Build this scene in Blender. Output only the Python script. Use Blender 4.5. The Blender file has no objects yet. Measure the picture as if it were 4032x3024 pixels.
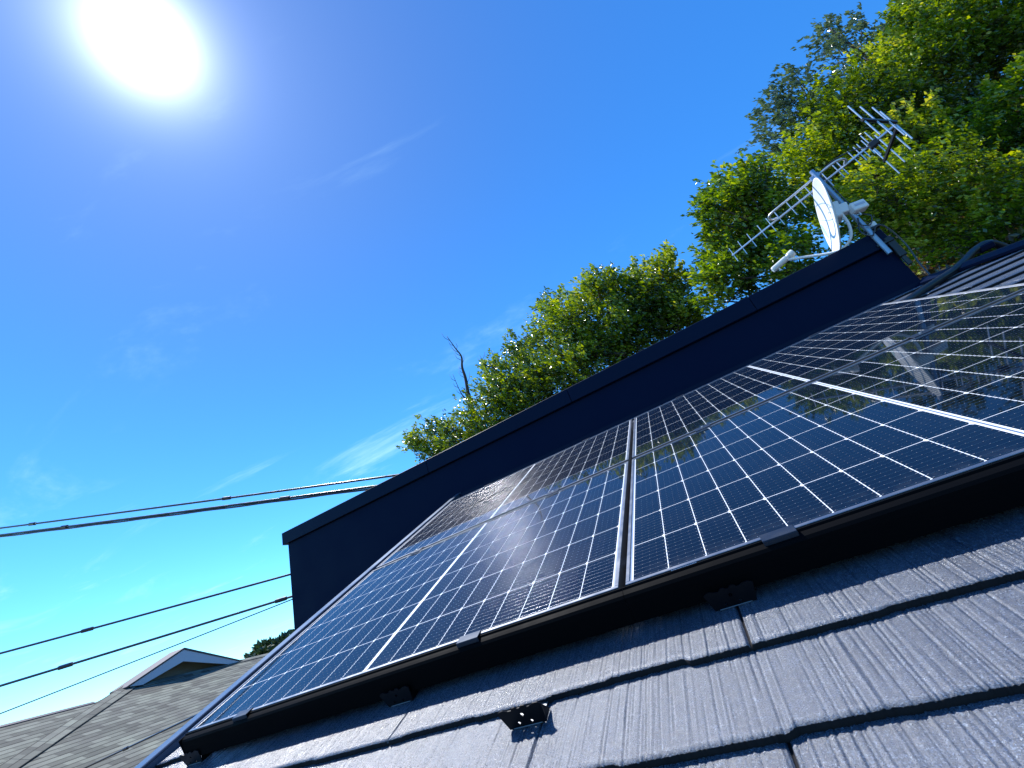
import bpy, math, random
import numpy as np
from mathutils import Vector, Matrix

scene = bpy.context.scene
COL = scene.collection
RAD = math.radians
Z0 = 6.0                                   # height of the roof-edge datum above the ground
PITCH = RAD(24.3)                          # roof pitch
CA, SA = math.cos(PITCH), math.sin(PITCH)

def RW(x, u, n):
    """roof coordinates (along the eave, up the slope, off the surface) -> world"""
    return (x, CA*u - SA*n, SA*u + CA*n + Z0)
ROOF_M = Matrix(((1, 0, 0, 0), (0, CA, -SA, 0), (0, SA, CA, Z0), (0, 0, 0, 1)))

# ---------------------------------------------------------------- camera
cam_data = bpy.data.cameras.new('camera')
cam_data.sensor_width = 36.0
cam_data.lens = 14.913
cam_data.clip_start = 0.02
cam_data.clip_end = 2000.0
cam = bpy.data.objects.new('camera', cam_data)
COL.objects.link(cam)
cam.matrix_world = Matrix(([[0.84149, 0.450677, 0.29797, 2.038265], [0.447779, -0.273172, -0.851393, -1.140917], [-0.302306, 0.849863, -0.431675, 6.05329], [0.0, 0.0, 0.0, 1.0]]))
scene.camera = cam

# ---------------------------------------------------------------- sky and sun
SUN_DIR = Vector((-0.429, 0.156, 0.890)).normalized()
SUN_EL = math.asin(SUN_DIR.z)
SUN_AZ = math.atan2(SUN_DIR.x, SUN_DIR.y)
world = bpy.data.worlds.new('World')
scene.world = world
world.use_nodes = True
wt = world.node_tree
wt.nodes.clear()
def wn(t, **k):
    n = wt.nodes.new(t)
    for a, b in k.items():
        setattr(n, a, b)
    return n
def wl(a, b):
    wt.links.new(a, b)
def wmath(op, a, b=None, c=None):
    n = wn('ShaderNodeMath', operation=op)
    for i, v in enumerate((a, b, c)):
        if v is None:
            continue
        if isinstance(v, (int, float)):
            n.inputs[i].default_value = v
        else:
            wl(v, n.inputs[i])
    return n.outputs[0]
out = wn('ShaderNodeOutputWorld')
sky = wn('ShaderNodeTexSky', sky_type='NISHITA', sun_disc=False)
sky.sun_elevation = SUN_EL
sky.sun_rotation = SUN_AZ % (2*math.pi)
sky.altitude = 50
sky.air_density = 1.0
sky.dust_density = 0.05
sky.ozone_density = 2.0
hsv = wn('ShaderNodeHueSaturation')
hsv.inputs['Saturation'].default_value = 1.33
wl(sky.outputs[0], hsv.inputs['Color'])
tint = wn('ShaderNodeMix', data_type='RGBA', blend_type='MULTIPLY')
tint.inputs[0].default_value = 1.0
wl(hsv.outputs[0], tint.inputs[6])
tint.inputs[7].default_value = (0.88, 1.54, 1.85, 1)
geo = wn('ShaderNodeTexCoord')
dotn = wn('ShaderNodeVectorMath', operation='DOT_PRODUCT')
wl(geo.outputs['Generated'], dotn.inputs[0])
dotn.inputs[1].default_value = SUN_DIR
ang = wmath('ARCCOSINE', wmath('MINIMUM', dotn.outputs['Value'], 0.999999))
deg = wmath('MULTIPLY', ang, 180/math.pi)
# glare of thin high haze round the sun (part of the sky itself)
core = wmath('MULTIPLY', wmath('EXPONENT', wmath('MULTIPLY', deg, -1/1.75)), 48.0)
halo = wmath('MULTIPLY', wmath('EXPONENT', wmath('MULTIPLY', deg, -1/11.0)), 1.5)
sepd = wn('ShaderNodeSeparateXYZ'); wl(geo.outputs['Generated'], sepd.inputs[0])
# thin cirrus: stretched noise on the plane of the high cloud layer
zc = wmath('MAXIMUM', sepd.outputs[2], 0.06)
px = wmath('DIVIDE', sepd.outputs[0], zc); py = wmath('DIVIDE', sepd.outputs[1], zc)
cmb = wn('ShaderNodeCombineXYZ'); wl(px, cmb.inputs[0]); wl(py, cmb.inputs[1])
mp = wn('ShaderNodeMapping'); mp.inputs['Rotation'].default_value = (0, 0, RAD(-38)); mp.inputs['Scale'].default_value = (0.55, 1.6, 1)
wl(cmb.outputs[0], mp.inputs[0])
nz = wn('ShaderNodeTexNoise'); nz.inputs['Scale'].default_value = 1.1; nz.inputs['Detail'].default_value = 7; nz.inputs['Roughness'].default_value = 0.62; nz.inputs['Distortion'].default_value = 0.6
wl(mp.outputs[0], nz.inputs['Vector'])
cr = wn('ShaderNodeMapRange'); cr.interpolation_type = 'SMOOTHSTEP'
cr.inputs['From Min'].default_value = 0.53; cr.inputs['From Max'].default_value = 0.84
wl(nz.outputs['Fac'], cr.inputs['Value'])
cloud = wmath('MULTIPLY', cr.outputs[0], 0.62)
cmix = wn('ShaderNodeMix', data_type='RGBA')
wl(cloud, cmix.inputs[0]); dk = wn('ShaderNodeMapRange'); dk.interpolation_type = 'SMOOTHSTEP'; dk.inputs['From Min'].default_value = 6; dk.inputs['From Max'].default_value = 62; dk.inputs['To Min'].default_value = .70; dk.inputs['To Max'].default_value = 1.08
wl(deg, dk.inputs['Value'])
dkm = wn('ShaderNodeMix', data_type='RGBA', blend_type='MULTIPLY'); dkm.inputs[0].default_value = 1.0
dk2 = wn('ShaderNodeMapRange'); dk2.interpolation_type = 'SMOOTHSTEP'; dk2.inputs['From Min'].default_value = 88; dk2.inputs['From Max'].default_value = 122; dk2.inputs['To Min'].default_value = 1.0; dk2.inputs['To Max'].default_value = .5  # added dimming of the unseen sky far from the sun, deepens shadows
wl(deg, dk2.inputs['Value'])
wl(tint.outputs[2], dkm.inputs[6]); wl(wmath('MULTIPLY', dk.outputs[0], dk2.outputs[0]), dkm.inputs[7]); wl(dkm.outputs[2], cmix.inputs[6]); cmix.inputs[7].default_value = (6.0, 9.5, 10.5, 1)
addg = wn('ShaderNodeMix', data_type='RGBA', blend_type='ADD'); addg.inputs[0].default_value = 1.0
veil = wmath('MULTIPLY', wmath('EXPONENT', wmath('MULTIPLY', deg, -1/26.0)), 1.0)
gcol = wn('ShaderNodeCombineXYZ')
wl(wmath('ADD', wmath('ADD', wmath('MULTIPLY', core, 0.95), wmath('MULTIPLY', halo, 0.45)), veil), gcol.inputs[0])
wl(wmath('ADD', wmath('ADD', core, wmath('MULTIPLY', halo, 0.65)), wmath('MULTIPLY', veil, 0.7)), gcol.inputs[1])
wl(wmath('ADD', wmath('ADD', wmath('MULTIPLY', core, 1.05), halo), wmath('MULTIPLY', veil, 0.9)), gcol.inputs[2])
wl(cmix.outputs[2], addg.inputs[6]); wl(gcol.outputs[0], addg.inputs[7])
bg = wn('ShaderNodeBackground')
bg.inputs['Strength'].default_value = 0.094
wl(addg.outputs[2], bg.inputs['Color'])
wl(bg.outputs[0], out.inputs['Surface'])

sun = bpy.data.lights.new('sun', 'SUN')
sun.energy = 5.0
sun.angle = RAD(0.53)
sun.color = (1.0, 0.98, 0.95)
sun_o = bpy.data.objects.new('sun', sun)
COL.objects.link(sun_o)
sun_o.location = (0, 0, 40)
sun_o.rotation_euler = SUN_DIR.to_track_quat('Z', 'Y').to_euler()

scene.render.engine = 'CYCLES'
scene.view_settings.view_transform = 'Standard'
scene.view_settings.look = 'None'
scene.view_settings.exposure = 0.6
scene.view_settings.gamma = 1.0
scene.view_settings.use_curve_mapping = False
scene.cycles.max_bounces = 8
scene.cycles.transparent_max_bounces = 8
scene.cycles.sample_clamp_indirect = 6.0

# ---------------------------------------------------------------- helpers
class MB:
    """collects geometry for one mesh object"""
    def __init__(s):
        s.v = []; s.f = []; s.m = []
    def add(s, vs, fs, mi=0):
        o = len(s.v)
        s.v += [tuple(map(float, p)) for p in vs]
        s.f += [tuple(i+o for i in f) for f in fs]
        s.m += [mi]*len(fs)
    def box(s, c, d, mi=0, M=None, bevel=0.0):
        cx, cy, cz = c; hx, hy, hz = d[0]/2, d[1]/2, d[2]/2
        if bevel > 0:
            b = min(bevel, hx*.49, hy*.49, hz*.49)
            vs = []; idx = {}
            for sx in (-1, 1):
                for sy in (-1, 1):
                    for sz in (-1, 1):
                        for ax in range(3):
                            p = [sx*(hx-b), sy*(hy-b), sz*(hz-b)]
                            p[ax] = (sx*hx, sy*hy, sz*hz)[ax]
                            idx[(sx, sy, sz, ax)] = len(vs); vs.append((cx+p[0], cy+p[1], cz+p[2]))
            fs = []
            sg = [(-1, -1), (1, -1), (1, 1), (-1, 1)]
            for ax in range(3):
                o1, o2 = [(1, 2), (2, 0), (0, 1)][ax]
                for sd in (-1, 1):
                    q = []
                    for a, b2 in sg:
                        k = [0, 0, 0]; k[ax] = sd; k[o1] = a; k[o2] = b2
                        q.append(idx[(k[0], k[1], k[2], ax)])
                    fs.append(q if sd > 0 else q[::-1])
            for ax in range(3):
                o1, o2 = [(1, 2), (2, 0), (0, 1)][ax]
                for a in (-1, 1):
                    for b2 in (-1, 1):
                        k0 = [0, 0, 0]; k0[o1] = a; k0[o2] = b2
                        k1 = list(k0); k0[ax] = -1; k1[ax] = 1
                        q = [idx[(*k0, o1)], idx[(*k1, o1)], idx[(*k1, o2)], idx[(*k0, o2)]]
                        fs.append(q if a*b2 < 0 else q[::-1])
            for sx in (-1, 1):
                for sy in (-1, 1):
                    for sz in (-1, 1):
                        q = [idx[(sx, sy, sz, i)] for i in range(3)]
                        fs.append(q if sx*sy*sz > 0 else q[::-1])
        else:
            vs = [(cx+x*hx, cy+y*hy, cz+z*hz) for x in (-1, 1) for y in (-1, 1) for z in (-1, 1)]
            fs = [(0, 1, 3, 2), (4, 6, 7, 5), (0, 4, 5, 1), (2, 3, 7, 6), (0, 2, 6, 4), (1, 5, 7, 3)]
        if M is not None:
            vs = [M @ Vector(p) for p in vs]
        s.add(vs, fs, mi)
    def tube(s, pts, rad, seg=8, mi=0, cap=True):
        pts = [Vector(p) for p in pts]
        n = len(pts)
        if not hasattr(rad, '__len__'):
            rad = [rad]*n
        vs = []; up = None
        for i, p in enumerate(pts):
            t = (pts[min(i+1, n-1)]-pts[max(i-1, 0)]).normalized()
            if up is None:
                up = Vector((0, 0, 1)) if abs(t.z) < .9 else Vector((1, 0, 0))
            a = t.cross(up)
            if a.length < 1e-6:
                a = t.cross(Vector((0, 1, 0)))
            a.normalize(); b = t.cross(a).normalized(); up = a.cross(t)
            for k in range(seg):
                w = 2*math.pi*k/seg
                vs.append(p + (a*math.cos(w)+b*math.sin(w))*rad[i])
        fs = []
        for i in range(n-1):
            for k in range(seg):
                k2 = (k+1) % seg
                fs.append((i*seg+k, i*seg+k2, (i+1)*seg+k2, (i+1)*seg+k))
        if cap:
            fs.append(tuple(range(seg))[::-1]); fs.append(tuple((n-1)*seg+k for k in range(seg)))
        s.add(vs, fs, mi)
    def prism(s, poly, axis_vec, mi=0):
        """extrude a 3-D polygon along a vector"""
        n = len(poly); a = Vector(axis_vec)
        vs = [Vector(p) for p in poly]+[Vector(p)+a for p in poly]
        fs = [tuple(range(n))[::-1], tuple(range(n, 2*n))]+[(i, (i+1) % n, n+(i+1) % n, n+i) for i in range(n)]
        s.add(vs, fs, mi)
    def build(s, name, mats, parent=None, M=None, smooth=False, pos=None):
        me = bpy.data.meshes.new(name)
        me.from_pydata(s.v, [], s.f)
        if not isinstance(mats, (list, tuple)):
            mats = [mats]
        for m in mats:
            me.materials.append(m)
        me.polygons.foreach_set('material_index', s.m)
        if smooth:
            me.polygons.foreach_set('use_smooth', [True]*len(s.f))
        me.update()
        o = bpy.data.objects.new(name, me)
        COL.objects.link(o)
        if parent is not None:
            o.parent = parent
        if M is not None:
            o.matrix_local = M
        return o

def npmesh(name, V, F, mats, parent=None, midx=None, smooth=False, attr=None, M=None):
    me = bpy.data.meshes.new(name)
    nf, k = F.shape
    me.vertices.add(len(V)); me.vertices.foreach_set('co', np.ascontiguousarray(V, dtype=np.float32).ravel())
    me.loops.add(nf*k); me.loops.foreach_set('vertex_index', np.ascontiguousarray(F, dtype=np.int32).ravel())
    me.polygons.add(nf); me.polygons.foreach_set('loop_start', np.arange(0, nf*k, k, dtype=np.int32))
    try:
        me.polygons.foreach_set('loop_total', np.full(nf, k, dtype=np.int32))
    except Exception:
        pass
    for m in (mats if isinstance(mats, (list, tuple)) else [mats]):
        me.materials.append(m)
    if midx is not None:
        me.polygons.foreach_set('material_index', midx.astype(np.int32))
    if smooth:
        me.polygons.foreach_set('use_smooth', np.ones(nf, dtype=bool))
    if attr is not None:
        a = me.attributes.new('tone', 'FLOAT', 'FACE'); a.data.foreach_set('value', attr.astype(np.float32))
    me.update(calc_edges=True); me.validate()
    o = bpy.data.objects.new(name, me); COL.objects.link(o)
    if parent is not None:
        o.parent = parent
    if M is not None:
        o.matrix_local = M
    return o

def tag(o, label=None, cat=None, group=None, kind=None):
    if label: o['label'] = label
    if cat: o['category'] = cat
    if group: o['group'] = group
    if kind: o['kind'] = kind
    return o
def empty(name, M, label, cat, group=None):
    o = bpy.data.objects.new(name, None); COL.objects.link(o)
    o.empty_display_size = .1
    o.matrix_world = M if isinstance(M, Matrix) else Matrix.Translation(M)
    return tag(o, label, cat, group)
def copy_tree(o, parent=None):
    c = o.copy(); COL.objects.link(c)
    if parent is not None:
        c.parent = parent
    for ch in list(o.children):
        copy_tree(ch, c)
    return c
def RL(x, u, n):                           # local frame of a thing standing on the roof
    return ROOF_M @ Matrix.Translation((x, u, n))

# ---------------------------------------------------------------- materials
def mat(name, base, rough=.5, metal=0.0, spec=.5, coat=0.0, coat_rough=.03):
    m = bpy.data.materials.new(name); m.use_nodes = True
    b = m.node_tree.nodes['Principled BSDF']
    b.inputs['Base Color'].default_value = (*base, 1)
    b.inputs['Roughness'].default_value = rough
    b.inputs['Metallic'].default_value = metal
    b.inputs['Specular IOR Level'].default_value = spec
    b.inputs['Coat Weight'].default_value = coat
    b.inputs['Coat Roughness'].default_value = coat_rough
    return m
def nodes(m):
    nt = m.node_tree
    return nt, nt.nodes['Principled BSDF']
def noise(nt, scale, detail=3, rough=.55, vec=None, sc=None, typ='ShaderNodeTexNoise'):
    n = nt.nodes.new(typ)
    n.inputs['Scale'].default_value = scale
    if typ == 'ShaderNodeTexNoise':
        n.inputs['Detail'].default_value = detail; n.inputs['Roughness'].default_value = rough
    tc = nt.nodes.new('ShaderNodeTexCoord')
    if sc is not None:
        mp_ = nt.nodes.new('ShaderNodeMapping'); mp_.inputs['Scale'].default_value = sc
        nt.links.new(tc.outputs['Object'], mp_.inputs[0]); nt.links.new(mp_.outputs[0], n.inputs['Vector'])
    else:
        nt.links.new(tc.outputs['Object'], n.inputs['Vector'])
    return n
def ramp(nt, src, stops):
    r = nt.nodes.new('ShaderNodeValToRGB')
    e = r.color_ramp.elements
    while len(e) < len(stops):
        e.new(.5)
    for el, (p, c) in zip(e, stops):
        el.position = p; el.color = (*c, 1)
    nt.links.new(src, r.inputs[0])
    return r
def rough_var(m, scale=6, lo=.3, hi=.5, bump=0.0, bscale=200):
    nt, b = nodes(m)
    n = noise(nt, scale, 5)
    mr = nt.nodes.new('ShaderNodeMapRange'); mr.inputs['To Min'].default_value = lo; mr.inputs['To Max'].default_value = hi
    mr.inputs['From Min'].default_value = .3; mr.inputs['From Max'].default_value = .7
    nt.links.new(n.outputs['Fac'], mr.inputs['Value']); nt.links.new(mr.outputs[0], b.inputs['Roughness'])
    if bump:
        n2 = noise(nt, bscale, 3); bp = nt.nodes.new('ShaderNodeBump'); bp.inputs['Strength'].default_value = bump; bp.inputs['Distance'].default_value = .002
        nt.links.new(n2.outputs['Fac'], bp.inputs['Height']); nt.links.new(bp.outputs[0], b.inputs['Normal'])
    return m

M_frame = rough_var(mat('frame_black_anodised', (.27, .28, .30), .34, metal=.9), 14, .28, .42)
M_back = mat('white_backsheet', (.78, .80, .82), .55, coat=.55)
M_cell = mat('dark_silicon_cell', (.006, .008, .018), .3, spec=.0, coat=.82, coat_rough=.045)
nt, b = nodes(M_cell)
n1 = noise(nt, 9, 4); r1 = ramp(nt, n1.outputs['Fac'], [(.3, (.0014, .0017, .0035)), (.7, (.0022, .0028, .0065))]); nt.links.new(r1.outputs[0], b.inputs['Base Color'])
tcx = nt.nodes.new('ShaderNodeTexCoord'); sxy = nt.nodes.new('ShaderNodeSeparateXYZ'); nt.links.new(tcx.outputs['Object'], sxy.inputs[0])
dm = nt.nodes.new('ShaderNodeMapRange'); dm.inputs['From Min'].default_value = .012; dm.inputs['From Max'].default_value = .075; dm.inputs['To Min'].default_value = .5; dm.inputs['To Max'].default_value = 0
nt.links.new(sxy.outputs[1], dm.inputs['Value'])
nd = noise(nt, 26, 6, .7); rd = ramp(nt, nd.outputs['Fac'], [(.42, (0, 0, 0)), (.75, (1, 1, 1))])
nd2 = noise(nt, 4, 6, .7); rd2 = ramp(nt, nd2.outputs['Fac'], [(.5, (0, 0, 0)), (.8, (.14, .14, .14))])
da = nt.nodes.new('ShaderNodeMath'); da.operation = 'MULTIPLY_ADD'; nt.links.new(dm.outputs[0], da.inputs[0]); nt.links.new(rd.outputs[0], da.inputs[1]); nt.links.new(rd2.outputs[0], da.inputs[2])
dmx = nt.nodes.new('ShaderNodeMix'); dmx.data_type = 'RGBA'; nt.links.new(da.outputs[0], dmx.inputs[0]); nt.links.new(r1.outputs[0], dmx.inputs[6]); dmx.inputs[7].default_value = (.055, .053, .05, 1)
nt.links.new(dmx.outputs[2], b.inputs['Base Color'])
n2 = noise(nt, 3.0, 6, .65); mr = nt.nodes.new('ShaderNodeMapRange'); mr.inputs['From Min'].default_value = .35; mr.inputs['From Max'].default_value = .75; mr.inputs['To Min'].default_value = .02; mr.inputs['To Max'].default_value = .045
nt.links.new(n2.outputs['Fac'], mr.inputs['Value']); nt.links.new(mr.outputs[0], b.inputs['Coat Roughness'])
M_wire = mat('tinned_ribbon', (.21, .21, .23), .24, metal=1.0)
M_pad = mat('solder_pad', (.30, .31, .34), .35, metal=.4)
M_busbar = mat('silver_busbar', (.62, .64, .70), .3, metal=.9)
M_clamp = rough_var(mat('black_clamp_metal', (.02, .03, .05), .4, metal=.5), 20, .32, .5)
M_cover = rough_var(mat('black_powder_coat', (.0016, .0020, .0030), .6, spec=.04), 8, .55, .7, bump=.05, bscale=900)
M_guard = rough_var(mat('black_painted_steel', (.004, .0045, .007), .45, spec=.15), 40, .3, .5)
M_strap = mat('galvanised_strap', (.16, .17, .19), .4, metal=.6)
M_wall = rough_var(mat('dark_navy_cladding', (.0022, .0075, .0300), .55, spec=.05), 2.5, .42, .6, bump=.04, bscale=300)
M_cope = rough_var(mat('dark_navy_flashing', (.0028, .0080, .0290), .5, spec=.08), 3, .36, .5)
M_verge = rough_var(mat('slate_blue_flashing', (.085, .12, .18), .33, metal=.5), 5, .28, .42)
M_white = rough_var(mat('white_painted_steel', (.78, .79, .80), .35), 12, .28, .42)
M_grey = rough_var(mat('light_grey_plastic', (.62, .63, .62), .45), 20, .4, .55)
M_alu = rough_var(mat('brushed_aluminium', (.62, .63, .65), .35, metal=.85), 25, .3, .45)
M_galv = rough_var(mat('galvanised_pipe', (.30, .36, .44), .4, metal=.8), 30, .3, .5)
M_blackp = mat('black_plastic', (.012, .012, .014), .4)
M_cable = rough_var(mat('black_cable_sheath', (.016, .014, .020), .3, spec=.8), 12, .2, .34)
M_pipe = rough_var(mat('black_corrugated_conduit', (.008, .009, .012), .33, spec=.3), 30, .25, .42)
M_emblem = mat('blue_grey_emblem', (.42, .52, .68), .4)
M_emblem2 = mat('pale_teal_emblem', (.45, .66, .66), .4)
M_sticker = mat('pale_sticker', (.45, .5, .62), .4)
M_ink = mat('dark_ink', (.03, .03, .10), .5)
M_cream = rough_var(mat('cream_render', (.42, .36, .22), .8), 3, .75, .9)
M_gable = rough_var(mat('shaded_cream_render', (.13, .13, .10), .8), 3, .75, .9)  # cream render with the gable's shade put into its colour
M_barge = rough_var(mat('pale_bargeboard', (.55, .60, .68), .6), 3, .5, .7)
M_trim = mat('dark_brown_flashing', (.05, .035, .04), .5)
M_bark = mat('bark', (.07, .05, .04), .85)
nt, b = nodes(M_bark)
n1 = noise(nt, 14, 6, .7, sc=(1, 1, .25)); r1 = ramp(nt, n1.outputs['Fac'], [(.3, (.028, .020, .016)), (.7, (.10, .072, .055))]); nt.links.new(r1.outputs[0], b.inputs['Base Color'])
bp = nt.nodes.new('ShaderNodeBump'); bp.inputs['Strength'].default_value = .6; nt.links.new(n1.outputs['Fac'], bp.inputs['Height']); nt.links.new(bp.outputs[0], b.inputs['Normal'])

def leaf_mat(name, stops, gloss=.27, trans=.36, tcol=(.20, .26, .02)):
    m = mat(name, (.06, .1, .02), gloss, spec=.8)
    nt, b = nodes(m)
    at = nt.nodes.new('ShaderNodeAttribute'); at.attribute_name = 'tone'
    r = ramp(nt, at.outputs['Fac'], stops)
    nt.links.new(r.outputs[0], b.inputs['Base Color'])
    tr = nt.nodes.new('ShaderNodeBsdfTranslucent')
    mx = nt.nodes.new('ShaderNodeMix'); mx.data_type = 'RGBA'; mx.blend_type = 'MULTIPLY'; mx.inputs[0].default_value = 0.0
    hs = nt.nodes.new('ShaderNodeHueSaturation'); hs.inputs['Hue'].default_value = .475; hs.inputs['Saturation'].default_value = 1.15; hs.inputs['Value'].default_value = 1.9
    nt.links.new(r.outputs[0], hs.inputs['Color']); nt.links.new(hs.outputs[0], tr.inputs['Color'])
    ms = nt.nodes.new('ShaderNodeMixShader'); ms.inputs[0].default_value = trans
    nt.links.new(b.outputs[0], ms.inputs[1]); nt.links.new(tr.outputs[0], ms.inputs[2])
    nt.links.new(ms.outputs[0], nt.nodes['Material Output'].inputs['Surface'])
    return m
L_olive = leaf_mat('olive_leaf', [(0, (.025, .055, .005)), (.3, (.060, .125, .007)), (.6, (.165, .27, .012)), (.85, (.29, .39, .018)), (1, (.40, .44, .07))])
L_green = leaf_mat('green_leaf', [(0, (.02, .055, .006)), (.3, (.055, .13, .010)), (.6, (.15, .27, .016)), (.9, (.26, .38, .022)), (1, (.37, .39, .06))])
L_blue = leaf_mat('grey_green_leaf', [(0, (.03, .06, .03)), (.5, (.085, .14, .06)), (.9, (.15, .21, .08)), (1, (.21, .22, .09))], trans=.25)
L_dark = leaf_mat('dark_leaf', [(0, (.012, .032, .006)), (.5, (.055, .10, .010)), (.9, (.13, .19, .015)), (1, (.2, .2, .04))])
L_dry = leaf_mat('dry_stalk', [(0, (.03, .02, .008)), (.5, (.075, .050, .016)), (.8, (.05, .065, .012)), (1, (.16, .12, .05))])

# ---------------------------------------------------------------- slate material
M_slate = mat('dark_grey_roof_slate', (.07, .074, .082), .5, spec=1.0)
nt, b = nodes(M_slate)
na = noise(nt, 5, 5, .6); ra = ramp(nt, na.outputs['Fac'], [(.3, (.046, .061, .094)), (.7, (.074, .095, .138))])
nb = noise(nt, 420, 2, .6); rb = ramp(nt, nb.outputs['Fac'], [(.35, (.45, .45, .45)), (.60, (1, 1, 1)), (.72, (3.0, 3.0, 3.0))])
mxc = nt.nodes.new('ShaderNodeMix'); mxc.data_type = 'RGBA'; mxc.blend_type = 'MULTIPLY'; mxc.inputs[0].default_value = 1
nt.links.new(ra.outputs[0], mxc.inputs[6]); nt.links.new(rb.outputs[0], mxc.inputs[7]); 
vo = noise(nt, 520, typ='ShaderNodeTexVoronoi')
mr = nt.nodes.new('ShaderNodeMapRange'); mr.inputs['To Min'].default_value = .20; mr.inputs['To Max'].default_value = .50
sp = nt.nodes.new('ShaderNodeSeparateColor'); nt.links.new(vo.outputs['Color'], sp.inputs[0])
nt.links.new(sp.outputs[0], mr.inputs['Value']); nt.links.new(mr.outputs[0], b.inputs['Roughness'])
nl = noise(nt, 1, 4, .65, sc=(150, 3.0, 1)); nf = noise(nt, 700, 3, .7)
ad = nt.nodes.new('ShaderNodeMath'); ad.operation = 'MULTIPLY_ADD'; ad.inputs[1].default_value = .55
nt.links.new(nl.outputs['Fac'], ad.inputs[0]); nt.links.new(nf.outputs['Fac'], ad.inputs[2])
rf = ramp(nt, sp.outputs[1], [(.92, (0, 0, 0)), (.99, (1, 1, 1))])
mxf = nt.nodes.new('ShaderNodeMix'); mxf.data_type = 'RGBA'
nt.links.new(rf.outputs[0], mxf.inputs[0]); nt.links.new(mxc.outputs[2], mxf.inputs[6]); mxf.inputs[7].default_value = (.20, .24, .30, 1)
nt.links.new(mxf.outputs[2], b.inputs['Base Color'])
bp = nt.nodes.new('ShaderNodeBump'); bp.inputs['Strength'].default_value = .8; bp.inputs['Distance'].default_value = .0013
nt.links.new(ad.outputs[0], bp.inputs['Height']); nt.links.new(bp.outputs[0], b.inputs['Normal'])

M_edge = rough_var(mat('slate_edge_shade_joint', (.012, .011, .013), .85, spec=.2), 30, .75, .95)  # butt faces coloured near black for their shade; also used in the joints
# ---------------------------------------------------------------- our house
house = empty('house', Matrix.Translation((0, 0, 0)), 'dark slate roofed house that carries the solar panels, seen along its roof slope', 'house')
XL, EXPO, T = -.30, .19, .0135
HIP0 = (4.03, 2.95)
def hip_x(u):
    return HIP0[0]+(HIP0[1]-u)
def course(U, xs, rows, fine, rng, joints, V, F, seal=False):
    xs = np.asarray(xs); nx = len(xs)
    # stepped butt edge
    off = np.zeros(nx); x = xs[0]-rng.uniform(0, .2)
    edges = []
    lv = 0.0
    while x < xs[-1]:
        w = rng.uniform(.10, .24); nlv = rng.choice([-.005, -.001, .001, .005])
        edges.append((x, nlv)); x += w
    ex = np.array([e[0] for e in edges]); ev = np.array([e[1] for e in edges])
    i = np.clip(np.searchsorted(ex, xs)-1, 0, len(ex)-1)
    off = ev[i]
    if fine:
        k = np.ones(7)/7; off = np.convolve(np.pad(off, 3, mode='edge'), k, 'valid')
        off = off+rng.normal(0, .0005, nx)
    ts = np.linspace(0, 1, rows)
    g = np.zeros((rows, nx))
    if fine:
        x = xs[0]
        while x < xs[-1]:
            x += rng.choice([rng.uniform(.004, .008), rng.uniform(.008, .020)], p=[.5, .5])
            d = rng.uniform(.5, 1.3)*.0021*rng.choice([1, 1, -.7]); sg = rng.uniform(.0009, .0017)
            a0, a1 = (0, 1) if rng.random() < .6 else sorted(rng.random(2))
            wob = np.interp(ts, [0, .35, .7, 1], rng.normal(0, .0008, 4))
            i0, i1 = np.searchsorted(xs, [x-.012, x+.012])
            if i1 <= i0: continue
            env = np.clip((ts-a0)/.08+1, 0, 1)*np.clip((a1-ts)/.08+1, 0, 1)
            xx = xs[i0:i1][None, :]-x-wob[:, None]
            g[:, i0:i1] -= d*env[:, None]*np.exp(-(xx/sg)**2)
        g += rng.normal(0, .00009, g.shape)
    for jx in joints:
        m = np.abs(xs-jx) < (.0030 if fine else .004)
        g[:, m] = -.0075
    base = len(V[0]) if V[0] is not None else 0
    length = EXPO+.025
    u = U+off[None, :]*(1-ts[:, None])+ts[:, None]*length
    n = -.0915-T*(ts[:, None]*length/EXPO)+g
    X = np.broadcast_to(xs[None, :], u.shape)
    top = np.stack([X, u, n], -1).reshape(-1, 3)
    bot = np.stack([xs, U+off+.001, np.full(nx, -.107)], -1)
    vv = np.concatenate([bot, top])
    r = np.arange(rows)[:, None]*nx; c = np.arange(nx-1)[None, :]
    q = (np.arange(rows+1)[:-1, None]*nx+c)
    f = np.stack([q, q+1, q+1+nx, q+nx], -1).reshape(-1, 4)
    jm = np.zeros(nx-1, bool)
    for jx in joints:
        jm |= np.abs((xs[1:]+xs[:-1])/2-jx) < .0032
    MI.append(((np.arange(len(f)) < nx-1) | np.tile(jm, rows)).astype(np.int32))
    o = sum(len(a) for a in V[1])
    V[1].append(vv); F.append(f+o)
rng = np.random.default_rng(7)
V = [None, []]; F = []; MI = []
for j in range(-8, 17):
    U = .02+EXPO*j
    xh = min(hip_x(U+EXPO*.5), 6.4)
    jo = 1.957 if j % 2 else 1.507
    joints = [jo+.91*k for k in range(-4, 6)]
    if -3 <= j <= 0:
        course(U, np.arange(XL, 2.80, .002), 12, True, rng, joints, V, F)
        course(U, np.arange(2.80, xh, .02), 3, False, rng, joints, V, F)
    else:
        course(U, np.arange(XL, xh, .008 if j >= 9 else .02), 3, False, rng, joints, V, F)
slate_V = np.concatenate(V[1]); slate_F = np.concatenate(F)
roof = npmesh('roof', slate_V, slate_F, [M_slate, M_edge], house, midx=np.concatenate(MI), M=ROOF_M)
# verge flashing along the gable edge, folded sheet metal
m = MB()
m.box((XL-.035, .75, -.066), (.07, 4.6, .012), bevel=.003)
m.box((XL-.064, .75, -.123), (.012, 4.6, .10), bevel=.003)
m.box((XL-.004, .75, -.092), (.004, 4.6, .039))
m.build('verge_flashing', M_verge, house, ROOF_M)
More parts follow.
